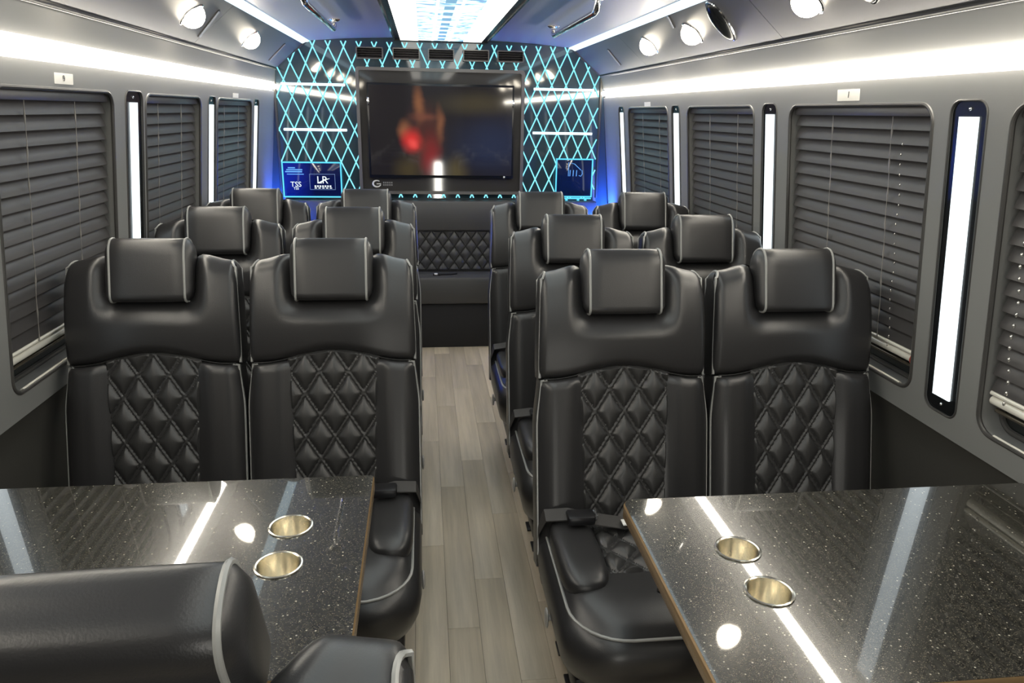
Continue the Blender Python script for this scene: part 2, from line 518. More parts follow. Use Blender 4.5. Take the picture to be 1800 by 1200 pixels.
# windows: rubber trim, glass, dark outer shell behind the glass
wi = 0
for side in (-1, 1):
    for (a, b) in WINS[side]:
        wi += 1
        g = MB(); lp = rrect(a-0.004, b+0.004, WZ0-0.004, WZ1+0.004, 0.047)
        g.prism(lp, lambda y, z, d: wp(side, y, z, d), 0.056, 0.061)
        w = struct(g.build(f'window_{wi}', GLASS))
        t = MB(); t.tube([wp(side, y, z, 0.001) for y, z in rrect(a, b, WZ0, WZ1, 0.045, 8)], 0.0055, 8, closed=True)
        t.build('window_frame', RUBBER, w)
        t = MB(); t.tube([wp(side, y, z, 0.054) for y, z in rrect(a+0.008, b-0.008, WZ0+0.008, WZ1-0.008, 0.04, 8)], 0.007, 8, closed=True)
        t.build('glass_seal', RUBBER, w)
        t = MB(); t.tube([wp(side, a+0.05, WZ0+0.003, 0.004), wp(side, b-0.05, WZ0+0.003, 0.004)], 0.0048, 8); t.build('sill_highlight', BANDM, w)  # cream tube paints the highlight along the sill

# ceiling
ce = MB()
cp = [(-0.835, 1.940), (-0.6, 1.959), (-0.3, 1.970), (0, 1.974), (0.3, 1.970), (0.6, 1.959), (0.845, 1.940)]
ce.add([(a, YR, b) for a, b in cp] + [(a, YB, b) for a, b in cp], [(i, i+1, 7+i+1, 7+i) for i in range(6)])
ceil = struct(ce.build('ceiling', CEILM))
def cv(side, t, dep=0.0):       # point on the sloped cove panel, t 0 at wall edge .. 1 at ceiling; dep outwards/up
    ex = 1.022 if side < 0 else 1.035
    tx = 0.835 if side < 0 else 0.845
    x = ex + (tx-ex)*t; z = ZE + (1.940-ZE)*t
    nx, nz = 0.645, 0.764
    return (side*(x + nx*dep), z + nz*dep)
for side in (-1, 1):
    cuts = [YR, 0.42, 1.88, 3.30, YB] if side < 0 else [YR, 0.95, 2.45, 3.98, YB]
    for i in range(4):
        m_ = MB(); y0, y1 = cuts[i]+0.0015, cuts[i+1]-0.0015
        lo = [cv(side, 0.0), cv(side, 1.0), cv(side, 1.0, 0.012), cv(side, 0.0, 0.012)]
        m_.add([(p[0], y0, p[1]) for p in lo] + [(p[0], y1, p[1]) for p in lo], [(0,1,2,3),(4,7,6,5),(0,4,5,1),(1,5,6,2),(2,6,7,3),(3,7,4,0)])
        m_.build('cove_panel', COVEM, ceil, smooth=False)

# far wall: gloss acrylic sheet following the roof line
roof = [(-1.20, 0.0), (1.22, 0.0), (1.055, ZE), (0.845, 1.945), (0, 1.985), (-0.835, 1.945), (-1.045, ZE)]
bk = MB(); bk.prism(roof, lambda a, b, d: (a, d, b), YB, YB+0.03)
wallB = struct(bk.build('wall_back', BACKM, smooth=False))
bt = MB(); bt.tube([(-1.04, YB-0.004, 0.99), (-1.040, YB-0.004, ZE-0.005), (-0.835, YB-0.004, 1.937)], 0.010, 6)
bt.tube([(1.05, YB-0.004, 0.99), (1.046, YB-0.004, ZE-0.005), (0.845, YB-0.004, 1.937)], 0.010, 6)
bt.build('corner_trim', WALLLOW, wallB)

# wall behind the camera with a door
rw = MB(); rw.prism(roof, lambda a, b, d: (a, d, b), YR-0.03, YR)
wallF = struct(rw.build('wall_rear', WALLLOW, smooth=False))
dm = MB(); dm.prism(rrect(-0.36, 0.46, 0.02, 1.88, 0.05), lambda a, b, d: (a, d, b), YR, YR+0.02)
door = struct(dm.build('door_1', COVEM, smooth=False))
dg = MB(); dg.prism(rrect(0.040, 0.145, 0.26, 0.82, 0.02), lambda a, b, d: (a, d, b), YR+0.02, YR+0.026)
dg.build('lit_glass', DOORL, door, smooth=False)

# ------------------------------------------------------------------ light fittings of the shell
for side, nm in ((-1, 'left'), (1, 'right')):
    m_ = MB(); pr = []
    for k in range(7):
        a = -pi/2 + pi*k/6
        z = 1.667 + 0.0175*sin(a); pr.append((wx(side, z) + side*0.010 - side*0.028*cos(a), z))
    m_.add([(p[0], YR+0.01, p[1]) for p in pr] + [(p[0], YB-0.012, p[1]) for p in pr], [(i, i+1, 8+i, 7+i) for i in range(6)])
    o = m_.build('cove_light', COVE)
    tag(o, f'long warm white light strip running above the {nm} hand windows', 'light strip', 'cove strips above the windows')
    m_ = MB()
    ex = 0.835 if side < 0 else 0.845
    pr = [(side*(ex+0.016), 1.922), (side*(ex-0.002), 1.931), (side*(ex-0.024), 1.934), (side*(ex-0.024), 1.941), (side*(ex+0.010), 1.941)]
    m_.add([(p[0], YR+0.01, p[1]) for p in pr] + [(p[0], YB-0.012, p[1]) for p in pr],
           [(i, (i+1) % 5, 5+(i+1) % 5, 5+i) for i in range(5)] + [(0,1,2,3,4), (9,8,7,6,5)])
    o = m_.build('ceiling_light_strip', SLED, smooth=False)
    tag(o, f'narrow bluish white light strip along the {nm} edge of the ceiling', 'light strip', 'strips along the ceiling edges')

for side in (-1, 1):
    for i, (a, b) in enumerate(STRIPS[side]):
        c = (a+b)/2; hw_ = (b-a)/2 - 0.0015
        r0 = empty('wall_light', wp(side, c, 0.846, 0.010))
        inv = Vector(r0.location)
        def loc(y, z, d):
            p = Vector(wp(side, y, z, d)) - inv; return p[:]
        m_ = MB(); m_.prism(rrect(c-hw_, c+hw_, 0.8465, 1.5815, 0.027), lambda y, z, d: loc(y, z, d), 0.0115, 0.0035)
        m_.build('backing_plate', PLATE, r0, angle=30)
        m_ = MB(); m_.prism([(c-0.030, 0.884), (c+0.030, 0.884), (c+0.030, 1.549), (c-0.030, 1.549)], lambda y, z, d: loc(y, z, d), 0.0035, -0.001)
        m_.build('diffuser', WLED, r0, smooth=False)
        for z in (1.566, 0.865):
            m_ = MB(); m_.sellip(loc(c, z, 0.0035), (0.0045, 0.0045, 0.0045), 1, 1, 8, 10); m_.build('screw', CHROME, r0)
        m_ = MB(); m_.tube([loc(y, z, 0.0) for y, z in rrect(a-0.001, b+0.001, 0.844, 1.584, 0.029)], 0.003, 6, closed=True)
        m_.build('rim', RUBBER, r0)
        where = {-1: ['nearest the camera, cut by the left edge', 'between the nearest and middle left windows', 'between the middle and farthest left windows', 'beyond the farthest left window'],
                 1: ['nearest the camera, tallest in the picture, right wall', 'between the nearest full and middle right windows', 'between the middle and farthest right windows', 'beyond the farthest right window']}[side][i]
        tag(r0, f'tall white light bar on black plate {where}', 'wall light', 'vertical light bars between the windows')

# downlights
DL = {-1: [-0.35, 0.55, 1.30, 2.14, 2.99, 3.94], 1: [-0.35, 0.55, 1.30, 2.14, 3.07, 3.66]}
dl_lab = {(-1, 4): 'round warm downlight on left sloping ceiling panel, larger nearer one', (-1, 5): 'round warm downlight on left sloping ceiling panel, smaller farther one',
          (1, 3): 'round warm downlight on right sloping panel, cut by top edge', (1, 4): 'round warm downlight on right sloping panel, beside the dark oval pod',
          (1, 5): 'round warm downlight on right sloping panel, farthest of the three'}
for side in (-1, 1):
    for i, y in enumerate(DL[side]):
        px, pz = cv(side, 0.47); r0 = empty('downlight', (px, y, pz))
        nrm = Vector((-side*0.645, 0, -0.764)); u = Vector((0, 1, 0)); w_ = nrm.cross(u)
        m_ = MB(); vs = []; prf = [(0.054, 0.0), (0.054, 0.003), (0.049, 0.005), (0.045, 0.003)]
        for (r, h) in prf:
            vs += [(u*cos(2*pi*k/28) + w_*sin(2*pi*k/28))*r + nrm*h for k in range(28)]
        m_.add(vs, [(a*28+k, a*28+(k+1) % 28, (a+1)*28+(k+1) % 28, (a+1)*28+k) for a in range(3) for k in range(28)])
        m_.build('bezel', CHROME, r0)
        m_ = MB(); vs = []
        for a_ in range(7):
            ph = pi/2*a_/6
            vs += [(u*cos(2*pi*k/28) + w_*sin(2*pi*k/28))*0.046*cos(ph) + nrm*(0.003 + 0.044*sin(ph)) for k in range(28)]
        m_.add(vs, [(a_*28+k, a_*28+(k+1) % 28, (a_+1)*28+(k+1) % 28, (a_+1)*28+k) for a_ in range(6) for k in range(28)])
        m_.build('lens', DOWN, r0)
        nmx = 'left' if side < 0 else 'right'
        extra = ['behind the camera', 'above the foreground seat', 'above the near table', 'just beyond the near table']
        tag(r0, dl_lab.get((side, i)) or f'round warm downlight of the {nmx} sloping panel, {extra[i]}', 'downlight', 'round downlights in the sloping panels')

# centre ceiling fixture
r0 = empty('ceiling_light_panel', (0, 2.0, 1.97))
def cbox(name, x0, x1, y0, y1, z0, z1, m, bev=0.0, par=None):
    k = MB(); k.box((x0, y0-2.0, z0-1.97), (x1, y1-2.0, z1-1.97), bev); return k.build(name, m, par or r0, smooth=False)
cbox('housing', -0.285, 0.290, YR+0.05, 5.045, 1.963, 1.972, PLATE)
cbox('light_bar', -0.250, -0.140, YR+0.06, 5.035, 1.956, 1.9635, CLED)
cbox('light_bar', 0.142, 0.254, YR+0.06, 5.035, 1.956, 1.9635, CLED)
sp_ = cbox('patterned_panel', -0.138, 0.140, YR+0.06, 5.035, 1.958, 1.9635, SKYP)
yy = 2.55; kk = 0
lad = MB()
while yy < 5.0:
    lad.box((-0.022, yy-2.0, 1.9565-1.97), (0.022, yy+0.11-2.0, 1.9585-1.97)); yy += 0.21; kk += 1
lad.build('ladder_strip', mat('steel_blue_print', (0.12, 0.22, 0.30), 0.3, emit=(0.16, 0.34, 0.48), estr=1.0), r0, smooth=False)
for xx in (-0.052, 0.052):
    cbox('white_line', xx-0.006, xx+0.006, YR+0.06, 5.03, 1.9568, 1.9588, LATW)
cbox('edge_trim', -0.292, -0.283, YR+0.05, 5.045, 1.955, 1.972, CHROME)
cbox('edge_trim', 0.288, 0.297, YR+0.05, 5.045, 1.955, 1.972, PLATE)
cbox('end_trim', -0.292, 0.297, 5.036, 5.046, 1.953, 1.972, PLATE)
tag(r0, 'long ceiling panel of patterned acrylic between two white light bars', 'ceiling light')

# grab rails
for side, nm in ((-1, 'left'), (1, 'right')):
    r0 = empty('grab_rail', (side*0.545, 3.5, 1.962))
    pts = []
    y0, y1, zt, zl = 3.02-3.5, 4.03-3.5, 0.0, -0.050
    pts = [(0, y0, zt), (0, y0, zl*0.45), (0, y0+0.012, zl*0.8), (0, y0+0.045, zl), (0, y1-0.045, zl), (0, y1-0.012, zl*0.8), (0, y1, zl*0.45), (0, y1, zt)]
    m_ = MB(); m_.tube(pts, 0.0125, 12); m_.build('rail', CHROME, r0)
    for yv in (y0, y1):
        m_ = MB(); m_.lathe([(0.0, -0.012), (0.020, -0.011), (0.030, -0.003), (0.030, 0.0)], 20, (0, yv, 0)); m_.build('mounting_flange', STEEL, r0)
    tag(r0, f'chrome grab rail bent up to the ceiling, {nm} of the lit centre panel', 'grab rail', 'chrome rails on the ceiling')

# oval pods and slots on sloping panels
def on_cove(side, y, t, d):
    px, pz = cv(side, t, -d); return Vector((px, y, pz))
def pod(side, ya, ta, yb, tb, rw_, lab, nm='reading_pod'):
    A = on_cove(side, ya, ta, 0); B = on_cove(side, yb, tb, 0)
    mid = (A+B)/2; L = (B-A); ln = L.length/2; L.normalize()
    nrm = Vector((-side*0.645, 0, -0.764)); w_ = nrm.cross(L)
    r0 = empty(nm, mid)
    m_ = MB(); e = []
    for i in range(9):
        ph = pi/2*i/8
        for k in range(28):
            th = 2*pi*k/28
            taper = 1 - 0.25*cos(th)
            e.append(L*ln*cos(ph)*cos(th) + w_*rw_*taper*cos(ph)*sin(th) + nrm*0.030*sin(ph))
    m_.add(e, [(i*28+k, i*28+(k+1) % 28, (i+1)*28+(k+1) % 28, (i+1)*28+k) for i in range(8) for k in range(28)])
    m_.build('pod_body', PLATE, r0)
    m_ = MB(); m_.tube([L*ln*1.01*cos(2*pi*k/32) + w_*rw_*1.01*(1-0.25*cos(2*pi*k/32))*sin(2*pi*k/32) + nrm*0.003 for k in range(32)], 0.0042, 6, closed=True)
    m_.build('chrome_rim', CHROME, r0)
    tag(r0, lab, 'ceiling pod', 'oval pods on the sloping panels')
pod(1, 2.715, 0.86, 2.775, 0.18, 0.042, 'dark oval pod with chrome rim beside the downlight, right sloping panel')
pod(1, 1.80, 0.86, 1.885, 0.25, 0.042, 'dark oval pod with chrome tip cut by the top edge, right sloping panel')
for (side, ya, ta, yb, tb, lab) in ((-1, 3.20, 0.72, 3.27, 0.16, 'dark narrow air slot between the two downlights, left sloping panel'),
                                    (-1, 4.66, 0.70, 4.70, 0.14, 'dark narrow air slot close to the far wall, left sloping panel'),
                                    (1, 3.15, 0.90, 3.20, 0.66, 'short dark air slot above the two far downlights, right sloping panel'),
                                    (1, 4.35, 0.66, 4.40, 0.18, 'dark narrow air slot close to the far wall, right sloping panel')):
    A = on_cove(side, ya, ta, 0); B = on_cove(side, yb, tb, 0); mid = (A+B)/2
    r0 = empty('air_slot', mid)
    nrm = Vector((-side*0.645, 0, -0.764)); L = (B-A).normalized(); w_ = nrm.cross(L); ln = (B-A).length/2
    m_ = MB(); m_.prism(rrect(-ln, ln, -0.013, 0.013, 0.012), lambda a, b, d: L*a + w_*b + nrm*d, 0.0, 0.003); m_.build('slot_plate', SEAM, r0)
    m_ = MB(); m_.prism(rrect(-ln*0.96, ln*0.96, -0.004, 0.004, 0.003), lambda a, b, d: L*a + w_*b + nrm*d, 0.003, 0.008); m_.build('louvre', CEILM, r0)
    tag(r0, lab, 'air slot', 'slots in the sloping panels')

# ------------------------------------------------------------------ far wall: lattice, bars, television, vents, lit panels
lat = empty('lattice_sheet', (0, YB-0.002, 0.98))
def inside_roof(x, z):
    if z < 0.985: return False
    ax = abs(x)
    if ax > 1.035: return False
    zr = 1.85 if ax > 0.98 else (1.845 + (1.02-ax)/(1.02-0.845)*0.085 if ax > 0.845 else 1.945)
    if ax > 0.98: zr = 1.795
    return z < zr
def lat_line(xn, sgn):
    # line through (xn, 1.41) with slope: dx = sgn*0.47*dz ; returns clipped runs
    runs = []; cur = None; k = 0
    z = 0.985
    while z <= 1.96:
        xv = xn + sgn*0.4725*(z-1.41)
        ok = inside_roof(xv, z)
        # gap next to the television surround edges
        if ok and cur is None: cur = [(xv, z), (xv, z)]
        elif ok: cur[1] = (xv, z)
        elif cur is not None: runs.append(cur); cur = None
        z += 0.005
    if cur: runs.append(cur)
    return [r for r in runs if hypot(r[1][0]-r[0][0], r[1][1]-r[0][1]) > 0.03]
PIT = 0.0945
for k in range(-16, 17):
    for sgn in (-1, 1):
        for (p, q) in lat_line(k*PIT - 0.935 + 10*PIT, sgn):
            a = Vector((p[0], 0, p[1]-0.98)); b = Vector((q[0], 0, q[1]-0.98)); d = (b-a).normalized(); n_ = Vector((-d.z, 0, d.x))*0.0038
            y0 = -0.001 if sgn < 0 else -0.0022
            m_ = MB(); m_.add([a-n_, a+n_, b+n_, b-n_] , [(0,1,2,3)])
            vs = m_.v[:]; m_ = MB()
            m_.add([(v[0], y0, v[2]) for v in vs] + [(v[0], y0-0.003, v[2]) for v in vs], [(0,1,2,3),(4,7,6,5),(0,4,5,1),(1,5,6,2),(2,6,7,3),(3,7,4,0)])
            m_.build('glowing_line', LAT, lat, smooth=False)
tag(lat, 'criss-cross lattice of glowing cyan lines over the black far wall', 'wall lattice')
for (x0, x1, z, lab) in ((-1.0, -0.605, 1.685, 'glowing white horizontal bar across the left lattice, upper one'), (-1.0, -0.605, 1.41, 'glowing white horizontal bar across the left lattice, lower one'),
                         (0.60, 1.0, 1.685, 'glowing white horizontal bar across the right lattice, upper one'), (0.60, 1.0, 1.41, 'glowing white horizontal bar across the right lattice, lower one')):
    m_ = MB(); m_.box((x0, YB-0.016, z-0.0075), (x1, YB-0.0055, z+0.0075), 0.003)
    tag(m_.build('light_bar', LATW), lab, 'light bar', 'horizontal bars on the lattice')

# television surround and television
r0 = empty('television_surround', (0, YB-0.0085, 1.015))
def yb(x, d, z): return (x, -d, z-1.015)
m_ = MB(); V, F = plate_holes(rrect(-0.535, 0.535, 1.012, 1.795, 0.02), [rrect(-0.515, 0.515, 1.030, 1.775, 0.012)])
m_.add([yb(a, 0.045, b) for a, b in V], F)
for lp in (rrect(-0.535, 0.535, 1.012, 1.795, 0.02), rrect(-0.515, 0.515, 1.030, 1.775, 0.012)):
    n = len(lp); m_.add([yb(a, 0.045, b) for a, b in lp] + [yb(a, 0.0, b) for a, b in lp], [(i, (i+1) % n, n+(i+1) % n, n+i) for i in range(n)])
m_.build('outer_frame', SURRTRIM, r0, angle=30)
m_ = MB(); m_.prism(rrect(-0.5155, 0.5155, 1.0295, 1.7755, 0.012), lambda a, b, d: yb(a, d, b), 0.030, 0.0); m_.build('recessed_panel', SURR, r0, smooth=False)
# emblem: ring with an inner bar, and two short lines of small lettering
m_ = MB(); cx, cz = -0.425, 1.077
m_.tube([yb(cx + 0.020*cos(a)*1.25, 0.033, cz + 0.020*sin(a)) for a in [radians(50 + 290*i/24) for i in range(25)]], [0.003 + 0.0025*sin(pi*i/24) for i in range(25)], 6)
m_.tube([yb(cx - 0.002, 0.033, cz - 0.001), yb(cx + 0.026, 0.033, cz - 0.001)], 0.003, 6)
m_.build('emblem', WHITEPL, r0)
for j, z in enumerate((1.084, 1.069)):
    m_ = MB()
    for q in range(5): m_.box(yb(-0.385 + q*0.013, 0.0325, z-0.0045), yb(-0.377 + q*0.013, 0.030, z+0.0045))
    m_.build('small_lettering', mat('dim_lettering', (0.30, 0.29, 0.28), 0.4) if j == 0 else bpy.data.materials['dim_lettering'], r0, smooth=False)
tag(r0, 'dark glossy surround panel with grey frame around the television', 'tv surround')
r0 = empty('television', (0, YB-0.0395, 1.13))
m_ = MB(); m_.box((-0.468, -0.028, -0.012), (0.466, 0.0, 0.572), 0.004); m_.build('bezel', PLATE, r0)
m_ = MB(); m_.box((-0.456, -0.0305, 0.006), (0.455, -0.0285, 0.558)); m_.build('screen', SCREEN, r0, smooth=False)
m_ = MB(); m_.sellip((0.408, -0.032, -0.004), (0.009, 0.006, 0.009), 1, 1, 8, 12); m_.build('indicator_stud', CHROME, r0)
for xx, zz in ((-0.462, 0.46), (0.461, 0.46)):
    m_ = MB(); m_.box((xx-0.007, -0.034, zz-0.024), (xx+0.007, -0.028, zz+0.024), 0.003); m_.build('retaining_clip', CHROME, r0)
tag(r0, 'wide television with a dim reflection and red shape painted on its screen', 'television')

# five air vents above the television
VX = [(-0.527, -0.361), (-0.302, -0.132), (-0.081, 0.084), (0.139, 0.306), (0.357, 0.527)]
vl = ['leftmost', 'second from left', 'middle', 'second from right', 'rightmost']
for (a, b), nm in zip(VX, vl):
    r0 = empty('air_vent', ((a+b)/2, YB-0.0085, 1.842)); h = (b-a)/2
    m_ = MB(); V, F = plate_holes(rrect(-h, h, 0, 0.070, 0.006), [rrect(-h+0.007, h-0.007, 0.007, 0.063, 0.004)])
    m_.add([(p, -0.030, q) for p, q in V], F)
    for lp in (rrect(-h, h, 0, 0.070, 0.006), rrect(-h+0.007, h-0.007, 0.007, 0.063, 0.004)):
        n = len(lp); m_.add([(p, -0.030, q) for p, q in lp] + [(p, 0.0, q) for p, q in lp], [(i, (i+1) % n, n+(i+1) % n, n+i) for i in range(n)])
    m_.build('vent_frame', SURRTRIM, r0, angle=30)
    m_ = MB(); m_.box((-h+0.004, -0.006, 0.004), (h-0.004, 0.0, 0.066)); m_.build('vent_back', SEAM, r0, smooth=False)
    for q in range(4):
        m_ = MB(); z = 0.014 + q*0.014
        m_.add([(-h+0.007, -0.026, z-0.003), (h-0.007, -0.026, z-0.003), (h-0.007, -0.010, z+0.004), (-h+0.007, -0.010, z+0.004),
                (-h+0.007, -0.026, z-0.001), (h-0.007, -0.026, z-0.001), (h-0.007, -0.010, z+0.006), (-h+0.007, -0.010, z+0.006)],
               [(0,3,2,1),(4,5,6,7),(0,1,5,4),(1,2,6,5),(2,3,7,6),(3,0,4,7)])
        m_.build('louvre', VENTM, r0, smooth=False)
    tag(r0, f'dark rectangular air vent above the television, {nm} of five', 'air vent', 'row of air vents above the television')

# lit panels either side
R90 = (radians(90), 0, 0)
r0 = empty('backlit_panel', (-0.837, YB-0.0085, 0.990))
def panel(r0, hw_, h, m):
    k = MB(); k.box((-hw_, -0.030, 0.0), (hw_, 0.0, h), 0.003); k.build('panel_body', m, r0)
    t = MB(); q = 0.0035
    for lo, hi in (((-hw_, h-0.004), (hw_, h+0.004)), ((-hw_, -0.004), (hw_, 0.004))): t.box((lo[0], -0.036, lo[1]), (hi[0], -0.0305, hi[1]))
    for xx in (-hw_, hw_): t.box((xx-0.004, -0.036, -0.004), (xx+0.004, -0.0305, h+0.004))
    t.build('glowing_frame', CYB, r0, smooth=False)
panel(r0, 0.184, 0.218, PBLUE)
m_ = MB()
for z0, z1, xa, xb in ((0.180, 0.187, -0.150, -0.105), (0.168, 0.175, -0.160, -0.060), (0.155, 0.163, -0.168, -0.062), (0.141, 0.146, -0.158, -0.052)):
    m_.box((xa, -0.0325, z0), (xb, -0.0302, z1))
m_.build('script_lettering', TXTB, r0, smooth=False)
text('block_lettering', 'TSS', TXT, r0, (-0.105, -0.0325, 0.078), R90, 0.046)
text('block_lettering', 'TSS', TXT, r0, (-0.105, -0.0325, 0.052), R90, 0.022)
m_ = MB(); fx0, fx1, fz0, fz1 = -0.018, 0.145, 0.045, 0.146
for lo, hi in (((fx0, fz0), (fx1, fz0+0.003)), ((fx0, fz1-0.003), (fx1, fz1)), ((fx0, fz0), (fx0+0.003, fz1)), ((fx1-0.003, fz0), (fx1, fz1))):
    m_.box((lo[0], -0.0325, lo[1]), (hi[0], -0.0302, hi[1]))
m_.build('logo_box', mat('dim_blue_line', (0.02, 0.03, 0.05), 0.3, emit=(0.10, 0.16, 0.30), estr=1.0), r0, smooth=False)
text('logo_lettering', 'LR', TXT, r0, (0.063, -0.0325, 0.106), R90, 0.066)
m_ = MB(); m_.tube([(0.030, -0.0325, 0.088), (0.055, -0.0325, 0.096), (0.080, -0.0325, 0.110), (0.110, -0.0325, 0.117)], [0.001, 0.004, 0.004, 0.001], 6); m_.build('logo_swoosh', TXT, r0)
m_ = MB()
for q in range(7): m_.box((0.012 + q*0.016, -0.0325, 0.063), (0.022 + q*0.016, -0.0302, 0.073))
for q in range(5): m_.box((0.012 + q*0.024, -0.0325, 0.053), (0.026 + q*0.024, -0.0302, 0.059))
m_.build('small_lettering', TXT, r0, smooth=False)
tag(r0, 'wide blue backlit panel with white lettering below the left lattice', 'lit panel')
r0 = empty('backlit_panel', (0.884, YB-0.0085, 1.000))
panel(r0, 0.122, 0.246, PBLUE2)
m_ = MB()
P3 = lambda a: [(p, -0.0325, q) for p, q in a]
m_.tube(P3([(-0.040, 0.135), (-0.040, 0.225), (0.0, 0.215), (0.045, 0.175)]), 0.0022, 5)
for q in range(3): m_.tube(P3([(-0.030 + q*0.022, 0.135), (-0.028 + q*0.022, 0.175)]), 0.0025, 5)
m_.tube(P3([(0.032, 0.140), (0.045, 0.135), (0.055, 0.150), (0.052, 0.175)]), 0.0022, 5)
m_.build('painted_reflection', TXTB, r0)  # blue strokes paint a faint reflection on the panel
m_ = MB(); m_.box((-0.100, -0.024, -0.018), (0.125, -0.004, -0.010), 0.002)
for xx in (-0.05, 0.03, 0.08): m_.box((xx, -0.024, -0.030), (xx+0.014, -0.006, -0.018), 0.002)
m_.build('lower_bracket', CYB, r0)
tag(r0, 'small dark panel with glowing cyan frame below the right lattice', 'lit panel')

# hidden blue strips added to wash the far side walls blue
for side, nm in ((-1, 'left'), (1, 'right')):
    m_ = MB(); x0, x1 = (-1.098, -1.040) if side < 0 else (1.052, 1.122)
    m_.box((x0, 4.880, 0.797), (x1, 5.01, 0.805), 0.002)
    tag(m_.build('added_blue_strip', BLUE), f'short added blue light strip beside the bench in the far {nm} corner', 'light strip', 'added blue strips beside the rear bench')

# ------------------------------------------------------------------ stickers above the windows
def sticker(side, y0, y1, z0, z1, txt, lab):
    c = ((y0+y1)/2, (z0+z1)/2); r0 = empty('sticker', wp(side, c[0], c[1], -0.0008)); inv = Vector(r0.location)
    m_ = MB(); m_.prism(rrect(y0, y1, z0, z1, 0.002, 2), lambda y, z, d: (Vector(wp(side, y, z, d)) - inv)[:], 0.0006, -0.0008); m_.build('label_sheet', WHITEPL, r0, smooth=False)
    tl = atan2(TILT, 1)
    rot = (radians(90), 0, radians(90)) if side < 0 else (radians(90), 0, radians(-90))
    if txt: text('printed_mark', txt, INK, r0, (-side*0.0025, -0.006, 0), rot, (z1-z0)*0.8)
    tag(r0, lab, 'sticker', 'white stickers above the windows')
sticker(-1, 2.115, 2.220, 1.590, 1.617, '9', 'white sticker marked 9 above the nearest left window')
sticker(-1, 3.985, 4.10, 1.584, 1.606, '', 'small white sticker above the farthest left window')
sticker(1, 2.030, 2.145, 1.588, 1.619, '1', 'white sticker with black mark above the nearest full right window')
sticker(1, 4.01, 4.12, 1.580, 1.604, '', 'small white sticker above the farthest right window')

# ------------------------------------------------------------------ venetian blinds
bl_lab = {(-1, 0): 'dark venetian blind in the nearest left window, painted daylight bands below', (-1, 1): 'dark venetian blind in the middle left window', (-1, 2): 'dark venetian blind in the farthest left window',
          (1, 0): 'dark venetian blind with bead chain, cut by the right edge', (1, 1): 'dark venetian blind in nearest full right window, red outdoor spot added below', (1, 2): 'dark venetian blind in the middle right window', (1, 3): 'dark venetian blind in the farthest right window'}
for side in (-1, 1):
    for i, (a, b) in enumerate(WINS[side]):
        y0, y1 = a+0.010, b-0.010; yc = (y0+y1)/2; L = y1-y0
        r0 = empty('venetian_blind', wp(side, yc, WZ0+0.08, 0.028)); inv = Vector(r0.location)
        def lc(y, z, d): return (Vector(wp(side, y, z, d)) - inv)[:]
        m_ = MB(); q0 = lc(y0, 1.548, 0.046); q1 = lc(y1, 1.572, 0.012)
        m_.box(tuple(map(min, q0, q1)), tuple(map(max, q0, q1)), 0.003); m_.build('headrail', SLATM, r0)
        # one curved slat, bottom lip towards the room
        sl = MB(); pr = []
        for k in range(6):
            t = k/5; h = -0.020 + 0.040*t
            d = -0.0085 + 0.017*t - 0.0035*sin(pi*t)
            pr.append((side*d, h))
        fr = [(side*(-0.028+0.028), 0)]
        vs = [(p, -L/2, q) for p, q in pr] + [(p, L/2, q) for p, q in pr] + [(p + side*0.0012, -L/2, q) for p, q in pr] + [(p + side*0.0012, L/2, q) for p, q in pr]
        fs = [(k, k+1, 7+k, 6+k) for k in range(5)] + [(12+k, 18+k, 19+k, 13+k) for k in range(5)] + [(0, 6, 18, 12), (5, 17, 23, 11)] + [(k, 12+k, 13+k, k+1) for k in range(5)] + [(6+k, 7+k, 19+k, 18+k) for k in range(5)]
        sl.add(vs, fs)
        s0 = sl.build('slat', SLATM, r0)
        zz = 1.535; k = 0; zbot = 0.962
        while zz > zbot:
            o = s0 if k == 0 else s0.copy()
            if k: COL.objects.link(o)
            o.location = lc(yc, zz, 0.028); o.location.y = random.uniform(-0.0012, 0.0012)
            if random.random() < 0.25: o.rotation_euler.x = random.uniform(-0.004, 0.004)
            zz -= 0.0372; k += 1
        # cream bars paint the daylight seen in the gap under the slats
        m_ = MB(); m_.tube([lc(y0, zbot-0.012, 0.020), lc(y1, zbot-0.012, 0.020)], 0.0055, 10); m_.build('painted_daylight_band', BANDM, r0)
        m_ = MB(); m_.tube([lc(y0, zbot-0.030, 0.026), lc(y1, zbot-0.030, 0.026)], 0.0105, 12)
        m_.build('painted_daylight_band', BANDM, r0)
        m_ = MB(); m_.tube([lc(y0, zbot-0.056, 0.036), lc(y1, zbot-0.056, 0.036)], 0.005, 10); m_.build('lower_rail', RAILM2, r0)
        if (side, i) == (1, 1):
            m_ = MB(); m_.tube([lc(y0-0.006, zbot-0.027, 0.024), lc(y0+0.014, zbot-0.027, 0.024)], 0.017, 12); ob = m_.build('added_red_spot', REDPL, r0); ob['label'] = 'added red spot of the outdoor view'  # red cylinder added for a red spot seen outside
        for fr_ in (0.24, 0.66):
            yv = y0 + L*fr_; m_ = MB(); pts = [lc(yv + 0.0015*sin(z*40), z, 0.012) for z in [1.55 - 0.02*j for j in range(31)]]
            m_.tube(pts, [0.0009 + (0.0016 if j % 4 == 2 else 0) for j in range(31)], 5); m_.build('lift_cord', CORDM, r0)
        if side == 1 and i in (0, 1):
            yv = y1-0.055 if i == 0 else y0 + 0.11
            m_ = MB()
            nb = 22
            for j in range(nb):
                m_.sellip(lc(yv + 0.004*sin(j*0.9), 1.48-0.0255*j, 0.006), (0.0035, 0.0035, 0.0055) if i == 0 else (0.002, 0.002, 0.004), 1, 1, 6, 8)
            m_.build('bead_chain', BEADM, r0)
        tag(r0, bl_lab[(side, i)], 'blind', 'dark venetian blinds')

